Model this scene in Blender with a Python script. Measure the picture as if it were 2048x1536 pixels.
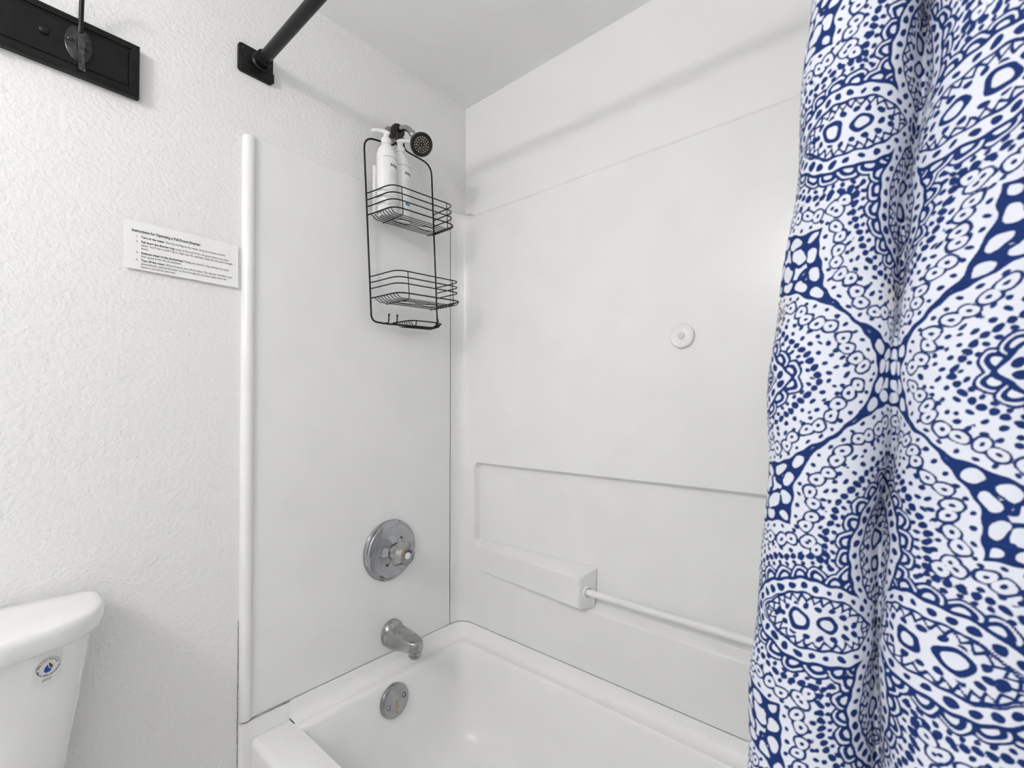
import bpy, math, random
import numpy as np
from mathutils import Vector, Matrix

for _o in list(bpy.data.objects):
    bpy.data.objects.remove(_o)
SC = bpy.context.scene
COL = SC.collection

# ------------------------------------------------------------------ camera
CAM = (1.341, -1.2852, 1.264)
cam_d = bpy.data.cameras.new('camera')
cam_d.sensor_width = 36.0
cam_d.lens = 935.17 / 2048 * 36.0
cam_d.shift_y = 29.77 / 2048
cam_d.clip_start = 0.01
cam_d.dof.use_dof = True
cam_d.dof.focus_distance = 1.75
cam_d.dof.aperture_fstop = 8.0
cam = bpy.data.objects.new('camera', cam_d)
COL.objects.link(cam)
cam.location = CAM
cam.rotation_euler = (math.pi / 2 + 0.0129, 0.0, 0.7070)
SC.camera = cam

# ------------------------------------------------------------------ world, exposure
world = bpy.data.worlds.new('world')
SC.world = world
world.use_nodes = True
world.node_tree.nodes['Background'].inputs[0].default_value = (0.9, 0.95, 1.0, 1)
world.node_tree.nodes['Background'].inputs[1].default_value = 0.3
SC.view_settings.view_transform = 'Standard'
SC.view_settings.look = 'None'
SC.view_settings.gamma = 1.0
SC.view_settings.exposure = 0.25
SC.view_settings.use_curve_mapping = False
SC.cycles.diffuse_bounces = 7          # white room: light keeps bouncing between its walls
SC.cycles.max_bounces = 8
SC.cycles.use_light_tree = False

BULB = 10.5            # watts of each of the two bulbs of the vanity light
ROOM_X, ROOM_Y, ROOM_Z = 1.62, -2.50, 2.44


# ------------------------------------------------------------------ materials
def principled(name, color, rough=0.5, metal=0.0, spec=0.5, coat=0.0, **kw):
    m = bpy.data.materials.new(name)
    m.use_nodes = True
    b = m.node_tree.nodes['Principled BSDF']
    b.inputs['Base Color'].default_value = (*color, 1)
    b.inputs['Roughness'].default_value = rough
    b.inputs['Metallic'].default_value = metal
    b.inputs['Specular IOR Level'].default_value = spec
    b.inputs['Coat Weight'].default_value = coat
    for k, v in kw.items():
        b.inputs[k].default_value = v
    return m


def nodes(m):
    nt = m.node_tree
    return nt, nt.nodes, nt.links, nt.nodes['Principled BSDF']


def add_noise(nt, scale, detail=3.0, rough=0.5, stretch=None):
    tc = nt.nodes.new('ShaderNodeTexCoord')
    n = nt.nodes.new('ShaderNodeTexNoise')
    n.inputs['Scale'].default_value = scale
    n.inputs['Detail'].default_value = detail
    n.inputs['Roughness'].default_value = rough
    if stretch:
        mp = nt.nodes.new('ShaderNodeMapping')
        mp.inputs['Scale'].default_value = stretch
        nt.links.new(tc.outputs['Object'], mp.inputs['Vector'])
        nt.links.new(mp.outputs['Vector'], n.inputs['Vector'])
    else:
        nt.links.new(tc.outputs['Object'], n.inputs['Vector'])
    return n


def bump(m, scale, dist, strength=1.0, detail=3.0, rough=0.5):
    nt, N, L, b = nodes(m)
    n = add_noise(nt, scale, detail, rough)
    bp = N.new('ShaderNodeBump')
    bp.inputs['Distance'].default_value = dist
    bp.inputs['Strength'].default_value = strength
    L.new(n.outputs['Fac'], bp.inputs['Height'])
    L.new(bp.outputs['Normal'], b.inputs['Normal'])
    return m


def mottle(m, c1, c2, scale, lo=0.4, hi=0.6, detail=4.0, stretch=None):
    nt, N, L, b = nodes(m)
    n = add_noise(nt, scale, detail, 0.6, stretch)
    r = N.new('ShaderNodeValToRGB')
    r.color_ramp.elements[0].position = lo
    r.color_ramp.elements[1].position = hi
    r.color_ramp.elements[0].color = (*c1, 1)
    r.color_ramp.elements[1].color = (*c2, 1)
    L.new(n.outputs['Fac'], r.inputs['Fac'])
    L.new(r.outputs['Color'], b.inputs['Base Color'])
    return m


def rough_var(m, lo, hi, scale):
    nt, N, L, b = nodes(m)
    n = add_noise(nt, scale, 4.0, 0.6)
    mr = N.new('ShaderNodeMapRange')
    mr.inputs['From Min'].default_value = 0.35
    mr.inputs['From Max'].default_value = 0.65
    mr.inputs['To Min'].default_value = lo
    mr.inputs['To Max'].default_value = hi
    L.new(n.outputs['Fac'], mr.inputs['Value'])
    L.new(mr.outputs['Result'], b.inputs['Roughness'])
    return m


M = {}
M['wall'] = bump(principled('orange_peel_wall_paint', (0.845, 0.845, 0.842), 0.55), 95, 0.0030, 0.85, 2.0, 0.55)
M['wall_smooth'] = bump(principled('smooth_wall_paint', (0.88, 0.88, 0.877), 0.5), 60, 0.0006, 0.4, 1.0)
M['ceiling'] = bump(mottle(principled('ceiling_paint', (0.7, 0.7, 0.69), 0.7),
                           (0.90, 0.90, 0.895), (0.935, 0.935, 0.93), 3.0, 0.35, 0.62), 40, 0.0006, 0.4, 1.0)
M['floor'] = mottle(principled('floor_vinyl', (0.5, 0.48, 0.45), 0.5), (0.85, 0.845, 0.84), (0.88, 0.875, 0.87), 5.0)
M['fiberglass'] = bump(mottle(principled('surround_gelcoat', (0.82, 0.82, 0.815), 0.28, spec=0.4),
                              (0.85, 0.85, 0.847), (0.87, 0.87, 0.867), 6.0, detail=1.0), 9, 0.0006, 0.4, 1.0)
M['tub'] = bump(mottle(principled('tub_enamel', (0.82, 0.82, 0.815), 0.25, spec=0.45),
                       (0.915, 0.915, 0.911), (0.93, 0.93, 0.927), 7.0, detail=1.0), 8, 0.0005, 0.3, 1.0)
M['porcelain'] = mottle(principled('porcelain', (0.87, 0.87, 0.865), 0.12, spec=0.5, coat=0.4),
                        (0.86, 0.86, 0.855), (0.88, 0.88, 0.876), 5.0)
M['gap'] = mottle(principled('dark_joint', (0.10, 0.095, 0.085), 0.9), (0.05, 0.05, 0.045), (0.22, 0.21, 0.19), 60)
M['black_wood'] = bump(mottle(principled('black_paint_wood', (0.012, 0.012, 0.013), 0.42, spec=0.25),
                              (0.005, 0.005, 0.006), (0.009, 0.009, 0.010), 40), 140, 0.0004, 0.4)
M['black_metal'] = (mottle(principled('black_powder_metal', (0.012, 0.012, 0.012), 0.36, spec=0.35),
                                    (0.004, 0.004, 0.004), (0.006, 0.006, 0.006), 90))
M['gun_metal'] = rough_var(mottle(principled('dark_gun_metal', (0.05, 0.05, 0.052), 0.3, 0.8),
                                  (0.04, 0.04, 0.042), (0.08, 0.08, 0.083), 90), 0.22, 0.4, 70)
M['lit_metal'] = mottle(principled('lit_dark_metal', (0.2, 0.2, 0.2), 0.28, 0.9), (0.06, 0.06, 0.062), (0.15, 0.15, 0.152), 70)  # hook strap and ribs: the lighter grey of catching light, put into the colour
M['black_wire'] = mottle(principled('black_wire', (0.010, 0.010, 0.010), 0.4, spec=0.25), (0.004, 0.004, 0.004),
                         (0.007, 0.007, 0.007), 80)
M['rubber'] = mottle(principled('black_rubber', (0.012, 0.011, 0.010), 0.5), (0.008, 0.007, 0.007),
                     (0.018, 0.016, 0.015), 80)
M['chrome'] = rough_var(mottle(principled('chrome', (0.50, 0.51, 0.53), 0.12, 1.0),
                               (0.40, 0.41, 0.43), (0.45, 0.46, 0.48), 12), 0.05, 0.14, 20)
M['nickel'] = rough_var(mottle(principled('brushed_nickel', (0.36, 0.36, 0.355), 0.3, 1.0),
                               (0.40, 0.40, 0.396), (0.46, 0.46, 0.456), 25), 0.20, 0.30, 25)
M['tan_metal'] = mottle(principled('tarnished_metal', (0.32, 0.29, 0.22), 0.35, 0.8), (0.25, 0.22, 0.16),
                        (0.40, 0.37, 0.30), 60)
M['spotty_chrome'] = rough_var(mottle(principled('water_spotted_chrome', (0.5, 0.5, 0.5), 0.2, 1.0),
                                      (0.34, 0.345, 0.36), (0.44, 0.445, 0.46), 30, 0.35, 0.6), 0.12, 0.28, 30)
M['rust'] = mottle(principled('rust_stain', (0.42, 0.28, 0.10), 0.6), (0.36, 0.28, 0.17), (0.46, 0.38, 0.27), 90)
M['acrylic'] = principled('clear_acrylic', (0.96, 0.95, 0.92), 0.04, spec=0.5, **{'Transmission Weight': 0.85, 'IOR': 1.45})
rough_var(M['acrylic'], 0.02, 0.12, 60)
M['white_plastic'] = mottle(principled('white_plastic', (0.86, 0.86, 0.855), 0.3), (0.85, 0.85, 0.845),
                            (0.87, 0.87, 0.866), 30)
M['grey_plastic'] = mottle(principled('grey_white_plastic', (0.66, 0.66, 0.64), 0.3), (0.62, 0.62, 0.60),
                           (0.69, 0.69, 0.67), 60)
M['white_bottle'] = mottle(principled('white_bottle_plastic', (0.90, 0.90, 0.90), 0.25), (0.89, 0.89, 0.89),
                           (0.91, 0.91, 0.91), 30)
M['label'] = mottle(principled('label_paper', (0.86, 0.86, 0.86), 0.45), (0.85, 0.85, 0.85), (0.87, 0.87, 0.87), 40)
M['paper'] = mottle(principled('laminated_paper', (0.91, 0.91, 0.91), 0.3), (0.905, 0.905, 0.905), (0.915, 0.915, 0.915), 20)
M['ink'] = mottle(principled('black_print', (0.02, 0.02, 0.02), 0.5), (0.015, 0.015, 0.015), (0.03, 0.03, 0.03), 200)
M['ink_grey'] = mottle(principled('grey_print', (0.10, 0.10, 0.10), 0.5), (0.08, 0.08, 0.08), (0.13, 0.13, 0.13), 200)
M['teal'] = mottle(principled('teal_print', (0.06, 0.22, 0.30), 0.5), (0.05, 0.2, 0.28), (0.08, 0.25, 0.33), 90)
M['blue'] = mottle(principled('blue_print', (0.01, 0.05, 0.42), 0.4), (0.01, 0.04, 0.38), (0.015, 0.06, 0.46), 90)
M['olive'] = mottle(principled('dark_green_print', (0.06, 0.07, 0.035), 0.4), (0.05, 0.06, 0.03), (0.08, 0.09, 0.05), 90)
M['red'] = mottle(principled('red_print', (0.35, 0.02, 0.02), 0.4), (0.3, 0.015, 0.015), (0.4, 0.03, 0.03), 90)
M['sticker'] = mottle(principled('clear_sticker_film', (0.80, 0.80, 0.79), 0.3), (0.79, 0.79, 0.78), (0.81, 0.81, 0.80), 60)
M['nozzle'] = mottle(principled('limescaled_nozzle', (0.45, 0.42, 0.33), 0.5), (0.25, 0.22, 0.14), (0.6, 0.58, 0.5), 120)

_mb = bpy.data.materials.new('frosted_bulb_glow')
_mb.use_nodes = True
_nt = _mb.node_tree
_nt.nodes.remove(_nt.nodes['Principled BSDF'])
_em = _nt.nodes.new('ShaderNodeEmission')
_em.inputs['Color'].default_value = (1.0, 0.985, 0.965, 1)
_em.inputs['Strength'].default_value = 40.0
_nt.links.new(_em.outputs[0], _nt.nodes['Material Output'].inputs['Surface'])
M['bulb'] = _mb
_mb.cycles.emission_sampling = 'NONE'     # the point lamps in the globes carry the light


def make_curtain_material():
    m = principled('printed_curtain_fabric', (0.85, 0.88, 0.95), 0.75, spec=0.2)
    nt, N, L, b = nodes(m)
    at = N.new('ShaderNodeAttribute'); at.attribute_name = 'print_edge'
    st = N.new('ShaderNodeAttribute'); st.attribute_name = 'stain'
    uv = N.new('ShaderNodeUVMap'); uv.uv_map = 'fabric'

    def slub(sx, sy, scale):
        mp = N.new('ShaderNodeMapping'); mp.inputs['Scale'].default_value = (sx, sy, 1)
        n = N.new('ShaderNodeTexNoise'); n.inputs['Scale'].default_value = scale
        n.inputs['Detail'].default_value = 3
        L.new(uv.outputs['UV'], mp.inputs['Vector']); L.new(mp.outputs['Vector'], n.inputs['Vector'])
        return n
    s1 = slub(0.12, 9.0, 1.0)      # uv in centimetres
    s2 = slub(0.5, 0.5, 1.0)
    # edge of the print, a little frayed along the weave
    fr = N.new('ShaderNodeMath'); fr.operation = 'MULTIPLY_ADD'
    L.new(s1.outputs['Fac'], fr.inputs[0]); fr.inputs[1].default_value = 0.10; fr.inputs[2].default_value = -0.05
    ad = N.new('ShaderNodeMath'); ad.operation = 'ADD'
    L.new(at.outputs['Fac'], ad.inputs[0]); L.new(fr.outputs[0], ad.inputs[1])
    mr = N.new('ShaderNodeMapRange'); mr.interpolation_type = 'SMOOTHSTEP'
    mr.inputs['From Min'].default_value = -0.012; mr.inputs['From Max'].default_value = 0.042
    mr.inputs['To Min'].default_value = 1.0; mr.inputs['To Max'].default_value = 0.0
    L.new(ad.outputs[0], mr.inputs['Value'])
    # worn horizontal streaks in the ink
    wr = N.new('ShaderNodeMapRange')
    wr.inputs['From Min'].default_value = 0.58; wr.inputs['From Max'].default_value = 0.75
    wr.inputs['To Min'].default_value = 0.0; wr.inputs['To Max'].default_value = 0.4
    L.new(s1.outputs['Fac'], wr.inputs['Value'])
    ink = N.new('ShaderNodeMix'); ink.data_type = 'RGBA'
    ink.inputs['A'].default_value = (0.008, 0.030, 0.155, 1)
    ink.inputs['B'].default_value = (0.07, 0.13, 0.38, 1)
    L.new(wr.outputs['Result'], ink.inputs['Factor'])
    gr = N.new('ShaderNodeMix'); gr.data_type = 'RGBA'
    gr.inputs['A'].default_value = (0.78, 0.82, 0.92, 1)
    gr.inputs['B'].default_value = (0.84, 0.87, 0.95, 1)
    L.new(s2.outputs['Fac'], gr.inputs['Factor'])
    gs = N.new('ShaderNodeMix'); gs.data_type = 'RGBA'
    L.new(gr.outputs['Result'], gs.inputs['A']); gs.inputs['B'].default_value = (0.80, 0.66, 0.48, 1)
    L.new(st.outputs['Fac'], gs.inputs['Factor'])
    mx = N.new('ShaderNodeMix'); mx.data_type = 'RGBA'
    L.new(mr.outputs['Result'], mx.inputs['Factor'])
    L.new(gs.outputs['Result'], mx.inputs['A']); L.new(ink.outputs['Result'], mx.inputs['B'])
    L.new(mx.outputs['Result'], b.inputs['Base Color'])
    bp = N.new('ShaderNodeBump'); bp.inputs['Distance'].default_value = 0.0006; bp.inputs['Strength'].default_value = 0.5
    L.new(s1.outputs['Fac'], bp.inputs['Height']); L.new(bp.outputs['Normal'], b.inputs['Normal'])
    tr = N.new('ShaderNodeBsdfTranslucent')
    L.new(mx.outputs['Result'], tr.inputs['Color'])
    ms = N.new('ShaderNodeMixShader'); ms.inputs[0].default_value = 0.15
    L.new(b.outputs[0], ms.inputs[1]); L.new(tr.outputs[0], ms.inputs[2])
    L.new(ms.outputs[0], N['Material Output'].inputs['Surface'])
    return m


M['curtain'] = make_curtain_material()

# ------------------------------------------------------------------ object helpers
ROOT = {}        # object name -> world position of its top-level thing


class MB:
    """collects world-space geometry and links it as one mesh object"""

    def __init__(self):
        self.v, self.f = [], []

    def add(self, vs, fs):
        o = len(self.v)
        self.v += [tuple(map(float, p)) for p in vs]
        self.f += [tuple(i + o for i in f) for f in fs]
        return self

    def box(self, a, b):
        x0, y0, z0 = a; x1, y1, z1 = b
        self.add([(x0, y0, z0), (x1, y0, z0), (x1, y1, z0), (x0, y1, z0), (x0, y0, z1), (x1, y0, z1), (x1, y1, z1), (x0, y1, z1)],
                 [(0, 3, 2, 1), (4, 5, 6, 7), (0, 1, 5, 4), (1, 2, 6, 5), (2, 3, 7, 6), (3, 0, 4, 7)])
        return self

    def loft(self, rings, closed=True, cap0=False, cap1=False, flip=False):
        n = len(rings[0]); vs = [p for r in rings for p in r]; fs = []
        for k in range(len(rings) - 1):
            for i in range(n if closed else n - 1):
                j = (i + 1) % n
                q = (k * n + i, k * n + j, (k + 1) * n + j, (k + 1) * n + i)
                fs.append(q[::-1] if flip else q)
        if cap0: fs.append(tuple(range(n)) if flip else tuple(reversed(range(n))))
        if cap1:
            e = tuple(range((len(rings) - 1) * n, len(rings) * n))
            fs.append(tuple(reversed(e)) if flip else e)
        return self.add(vs, fs)

    def tube(self, path, r, seg=8, closed=False, cap=True):
        P = [Vector(p) for p in path]; n = len(P); rs = r if isinstance(r, (list, tuple)) else [r] * n
        T = []
        for i in range(n):
            a = P[(i - 1) % n] if closed or i else P[0]
            b = P[(i + 1) % n] if closed or i < n - 1 else P[-1]
            t = (b - a); T.append(t.normalized() if t.length > 1e-9 else Vector((0, 0, 1)))
        u = T[0].orthogonal().normalized(); rings = []
        for i in range(n):
            u = (u - T[i] * u.dot(T[i])).normalized(); w = T[i].cross(u)
            rings.append([P[i] + (u * math.cos(2 * math.pi * k / seg) + w * math.sin(2 * math.pi * k / seg)) * rs[i] for k in range(seg)])
        if closed:
            u0 = rings[0][0] - P[0]; best = min(range(seg), key=lambda k: (rings[-1][k] - P[-1] - u0).length)
            last = [rings[0][(k - best) % seg] for k in range(seg)]
            return self.loft(rings + [last])
        return self.loft(rings, cap0=cap, cap1=cap)

    def lathe(self, prof, o, axis, seg=32, flute=None, up=None):
        """prof: (radius, height along the axis)"""
        a = Vector(axis).normalized(); u = (Vector(up) if up else a.orthogonal()); u = (u - a * u.dot(a)).normalized(); w = a.cross(u); o = Vector(o)
        rings = []
        for r, h in prof:
            ring = []
            for k in range(seg):
                t = 2 * math.pi * k / seg
                rr = r * (1 + (flute(t, r, h) if flute else 0))
                ring.append(o + a * h + (u * math.cos(t) + w * math.sin(t)) * max(rr, 1e-5))
            rings.append(ring)
        return self.loft(rings, cap0=True, cap1=True)

    def build(self, name, mat, parent=None, loc=None, smooth=True, bevel=0.0, angle=35):
        base = Vector(ROOT[parent.name]) if parent else Vector(loc if loc is not None else (0, 0, 0))
        me = bpy.data.meshes.new(name)
        me.from_pydata([tuple(Vector(p) - base) for p in self.v], [], self.f)
        me.materials.append(M[mat] if isinstance(mat, str) else mat)
        me.update()
        if smooth:
            me.shade_smooth()
            try: me.set_sharp_from_angle(angle=math.radians(angle))
            except Exception: pass
        ob = bpy.data.objects.new(name, me); COL.objects.link(ob)
        if parent: ob.parent = parent
        else: ob.location = base
        ROOT[ob.name] = tuple(base)
        if bevel:
            bv = ob.modifiers.new('bevel', 'BEVEL'); bv.width = bevel; bv.segments = 3
            bv.limit_method = 'ANGLE'; bv.angle_limit = math.radians(40)
        return ob


def thing(name, label, cat, loc, group=None):
    o = bpy.data.objects.new(name, None); COL.objects.link(o); o.location = loc; o.empty_display_size = 0.03
    o['label'] = label; o['category'] = cat
    if group: o['group'] = group
    ROOT[o.name] = tuple(loc)
    return o


def struct(o):
    o['kind'] = 'structure'
    return o


def tag(o, label, cat, group=None):
    o['label'] = label; o['category'] = cat
    if group: o['group'] = group
    return o


def spline(pts, n=8):
    P = [np.array(p, float) for p in pts]; out = []
    P = [2 * P[0] - P[1]] + P + [2 * P[-1] - P[-2]]
    for i in range(1, len(P) - 2):
        for k in range(n):
            t = k / n
            out.append(0.5 * ((2 * P[i]) + (P[i + 1] - P[i - 1]) * t + (2 * P[i - 1] - 5 * P[i] + 4 * P[i + 1] - P[i + 2]) * t * t + (3 * P[i] - P[i - 1] - 3 * P[i + 1] + P[i + 2]) * t ** 3))
    out.append(P[-2])
    return out


def rounded(pts, r, n=6, closed=False):
    """polyline with its inner corners rounded by radius r"""
    P = [Vector(p) for p in pts]; N = len(P); out = []
    for i in range(N):
        if not closed and i in (0, N - 1): out.append(P[i]); continue
        a, b, c = P[i - 1], P[i], P[(i + 1) % N]
        d1, d2 = (a - b), (c - b); rr = r[i] if isinstance(r, (list, tuple)) else r
        rr = min(rr, d1.length * .48, d2.length * .48)
        p1, p2 = b + d1.normalized() * rr, b + d2.normalized() * rr
        for k in range(n + 1):
            t = k / n; out.append(p1 * (1 - t) ** 2 + b * 2 * t * (1 - t) + p2 * t * t)
    return out


def text_geo(s, size, offset=0.0):
    """flat text outline as (points, faces)"""
    cu = bpy.data.curves.new('text', 'FONT'); cu.body = s; cu.size = size; cu.offset = offset; cu.resolution_u = 2
    ob = bpy.data.objects.new('text', cu); COL.objects.link(ob)
    dg = bpy.context.evaluated_depsgraph_get()
    me = bpy.data.meshes.new_from_object(ob.evaluated_get(dg))
    vs = [(v.co.x, v.co.y) for v in me.vertices]; fs = [tuple(p.vertices) for p in me.polygons]
    bpy.data.objects.remove(ob); bpy.data.curves.remove(cu); bpy.data.meshes.remove(me)
    return vs, fs


def width(g): return max([p[0] for p in g[0]] or [0])


# ------------------------------------------------------------------ the room
T = 0.10
struct(MB().box((-T, ROOM_Y - T, 0), (0, T, ROOM_Z)).build('wall_left', 'wall', loc=(0, 0, 0), smooth=False))
struct(MB().box((0, 0, 0), (ROOM_X + T, T, ROOM_Z)).build('wall_back', 'wall_smooth', loc=(0, 0, 0), smooth=False))
struct(MB().box((ROOM_X, ROOM_Y - T, 0), (ROOM_X + T, 0, ROOM_Z)).build('wall_right', 'wall', loc=(0, 0, 0), smooth=False))
struct(MB().box((0, ROOM_Y - T, 0), (ROOM_X, ROOM_Y, ROOM_Z)).build('wall_front', 'wall', loc=(0, 0, 0), smooth=False))
struct(MB().box((-T, ROOM_Y - T, -T), (ROOM_X + T, T, 0)).build('floor', 'floor', loc=(0, 0, 0), smooth=False))
struct(MB().box((-T, ROOM_Y - T, ROOM_Z), (ROOM_X + T, T, ROOM_Z + T)).build('ceiling', 'ceiling', loc=(0, 0, 0), smooth=False))

# ------------------------------------------------------------------ bathtub
ZS = 0.437          # joint between tub and surround
ZD = 0.388          # deck of the tub
RX = ROOM_X
tub = thing('bathtub', 'white alcove bathtub along the back wall under the surround', 'bathtub', (0.8, -0.4, 0.0))


def rrect(x0, x1, y0, y1, rb, rf, z, n=8):
    """rounded rectangle, rb: radius at the back corners, rf: at the front ones"""
    out = []
    for cx, cy, r, a in ((x1 - rb, y1 - rb, rb, 0), (x0 + rb, y1 - rb, rb, 90), (x0 + rf, y0 + rf, rf, 180), (x1 - rf, y0 + rf, rf, 270)):
        for k in range(n + 1):
            t = math.radians(a + 90 * k / n)
            out.append((cx + r * math.cos(t), cy + r * math.sin(t), z))
    return out


g = MB()
rings = [rrect(.040, RX - .04, -.700, -.038, .045, .002, ZD - .002),
         rrect(.056, RX - .066, -.6885, -.056, .048, .004, ZD),
         rrect(.067, RX - .077, -.6850, -.0625, .050, .010, ZD - .0015),
         rrect(.0725, RX - .084, -.680, -.067, .052, .022, ZD - .006),
         rrect(.076, RX - .09, -.677, -.0705, .054, .028, ZD - .015),
         rrect(.084, RX - .115, -.669, -.078, .060, .040, .300),
         rrect(.098, RX - .16, -.655, -.086, .070, .060, .200),
         rrect(.110, RX - .20, -.640, -.098, .080, .080, .125),
         rrect(.124, RX - .23, -.626, -.110, .085, .085, .092),
         rrect(.150, RX - .26, -.600, -.136, .090, .090, .072),
         rrect(.200, RX - .31, -.550, -.186, .080, .080, .064),
         rrect(.300, RX - .42, -.450, -.286, .050, .050, .060)]
g.loft(rings, cap1=True)
g.build('basin', 'tub', tub, angle=60)


def ushape(n_off, z, r):
    """open path hugging left wall, back wall, right wall"""
    x0, x1, y1, yf = .011 + n_off, RX - .011 - n_off, -.026 - n_off, -.686
    out = [(x0, yf, z), (x0, -.5, z), (x0, -.3, z)]
    for k in range(9):
        t = math.radians(180 - 90 * k / 8); out.append((x0 + r + r * math.cos(t), y1 - r + r * math.sin(t), z))
    for k in range(9):
        t = math.radians(90 - 90 * k / 8); out.append((x1 - r + r * math.cos(t), y1 - r + r * math.sin(t), z))
    out += [(x1, -.3, z), (x1, -.5, z), (x1, yf, z)]
    return out


g = MB()
prof = [(-.008, ZS - .001), (0.0015, ZS - .0015), (.003, ZS - .006), (.004, .420), (.0065, .408), (.0115, .3985), (.019, .392), (.028, .3892), (.040, ZD)]
g.loft([ushape(n, z, .045) for n, z in prof], closed=False)
# end caps of the coved ledge
for side in (0, -1):
    ends = [ushape(n, z, .045)[side] for n, z in prof]
    bx = .002 if side == 0 else RX - .002
    f = ends + [(bx, -.686, ZD), (bx, -.686, ZS - .001)]
    g.add(f, [tuple(range(len(f))) if side else tuple(reversed(range(len(f))))])
g.build('ledge', 'tub', tub, angle=50)
# front rim with the apron
pr = [(-.6888, ZD - .03), (-.6888, ZD - .0006), (-.690, ZD), (-.775, ZD)]
for k in range(1, 7):
    t = math.radians(90 - 15 * k); pr.append((-.775 - .016 * math.cos(t), ZD - .016 + .016 * math.sin(t)))
pr += [(-.7925, .30), (-.7925, .05), (-.780, .035), (-.780, .0), (-.70, 0), (-.70, .03)]
rg = []
for x, ins in ((.0125, .010), (.0135, .0045), (.018, .0015), (.026, 0), (.10, 0), (.8, 0), (RX - .10, 0), (RX - .0125, 0)):
    rg.append([(x, y + (ins if y < -.74 else 0), z - (ins * .7 if z > ZD - .02 and y < -.69 else 0)) for y, z in pr])
g = MB().loft(rg, cap0=True, cap1=True, flip=True)
g.build('front_rim', 'tub', tub, angle=50)
# flat flange of the tub against the left wall, beside the rim
g = MB()
g.loft([[(.0, -.8155, z), (.0085, -.8150, z), (.0125, -.811, z), (.0135, -.803, z), (.0135, -.684, z), (.0, -.684, z)] for z in (0.0, .2, ZS - .004, ZS - .0015)], cap0=True, cap1=True)
g.build('wall_flange', 'tub', tub, angle=40)
# overflow plate on the end of the basin
OV = Vector((.084, -.3905, .327)); OA = Vector((1, 0, .10)).normalized()
g = MB().lathe([(.0505, -.004), (.0515, .004), (.050, .0085), (.046, .0115), (.040, .0125), (.0001, .0130)], OV, OA, 40)
ov = g.build('overflow_plate', 'spotty_chrome', tub, angle=30)
for dy, dz in ((-.030, -.007), (.030, .007)):
    c = OV + OA * .0126 + Vector((-OA.z / OA.x * dz, dy, dz))
    g = MB().lathe([(.0075, -.002), (.0078, .001), (.0062, .0012), (.0055, -.0005), (.0002, -.0006)], c, OA, 16)
    g.build('screw', 'gap', ov)
# rust streak and stamped arrow below the centre of the plate
c = OV + OA * .0131
stain = [(-.004, -.036), (.004, -.036), (.0055, -.022), (.004, -.006), (.0012, .008), (-.0012, .008), (-.004, -.004), (-.0055, -.02)]
MB().add([c + Vector((0, a, b)) + Vector((-OA.z / OA.x * b, 0, 0)) for a, b in stain], [tuple(range(8))]).build('rust_streak', 'rust', ov, smooth=False)

# ------------------------------------------------------------------ tub surround
sur = thing('tub_surround', 'white fiberglass shower surround panels above the bathtub', 'surround', (0.8, -0.02, ZS))
ZT1, ZT2 = 1.982, 2.003
# end panel with the plumbing
g = MB().box((.0, -.786, ZS + .0015), (.0105, -.0890, ZT1))
g.build('end_panel', 'fiberglass', sur, bevel=.002)
# raised rounded edge strip at its front
st = [(.0, -.8145), (.0085, -.8145), (.0165, -.8115), (.0205, -.8065), (.0215, -.8000), (.0205, -.7935), (.0165, -.7885), (.0110, -.7850), (.0, -.7850)]
rg = []
for z, s in ((ZS + .0045, 1), (ZS + .006, 1), (1.2, 1), (ZT1 - .012, 1), (ZT1 - .004, .86), (ZT1 + .001, .55), (ZT1 + .0025, .15)):
    rg.append([(x * s, y + (1 - s) * .008, z) for x, y in st])
MB().loft(rg, cap0=True, cap1=True).build('edge_strip', 'fiberglass', sur, angle=60)

# back panel: coved returns into both corners, moulded recess
YB = -.028
REC = .0255


def smooth01(t): t = np.clip(t, 0, 1); return t * t * (3 - 2 * t)


def sd_box(x, z, x0, x1, z0, z1, r):
    cx, cz, hx, hz = (x0 + x1) / 2, (z0 + z1) / 2, (x1 - x0) / 2 - r, (z1 - z0) / 2 - r
    qx, qz = np.abs(x - cx) - hx, np.abs(z - cz) - hz
    return np.hypot(np.maximum(qx, 0), np.maximum(qz, 0)) + np.minimum(np.maximum(qx, qz), 0) - r


def grid_lines(segs):
    out = []
    for a, b, n in segs: out += list(np.linspace(a, b, n, endpoint=False))
    return np.array(out + [segs[-1][1]])


plan = [(.0125, -.0885), (.0125, -.081), (.0125, -.074)]
for k in range(13):
    t = math.radians(180 - 90 * k / 12); plan.append((.0585 + .046 * math.cos(t), -.074 + .046 * math.sin(t)))
xs = grid_lines([(.062, .072, 4), (.072, .112, 24), (.112, .54, 40), (.54, .66, 40), (.66, .96, 22), (.96, 1.06, 10), (1.06, 1.18, 40), (1.18, RX - .112, 24), (RX - .112, RX - .072, 24), (RX - .072, RX - .062, 4)])
plan += [(x, YB) for x in xs]
left = [(RX - x, y) for x, y in plan[:16]][::-1]
plan += left
zs = grid_lines([(ZS + .0018, .60, 10), (.60, .665, 40), (.665, .715, 10), (.715, .760, 28), (.760, 1.015, 16), (1.015, 1.055, 28), (1.055, ZT2 - .06, 40), (ZT2 - .06, ZT2, 14)])
PX = np.array(plan); X, Z = np.meshgrid(PX[:, 0], zs); X = X.copy(); Yp = np.meshgrid(PX[:, 1], zs)[0]
dA = sd_box(X, Z, .080, RX - .080, .742, 1.043, .022)
dB = sd_box(X, Z, .572, 1.13, .632, .95, .012)
depth = np.maximum(smooth01((.005 - dA) / .011), smooth01((.008 - dB) / .024))
on_back = np.abs(Yp - YB) < 1e-6
Yp = Yp + np.where(on_back, REC * depth, 0)
nz, nx = X.shape
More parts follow.
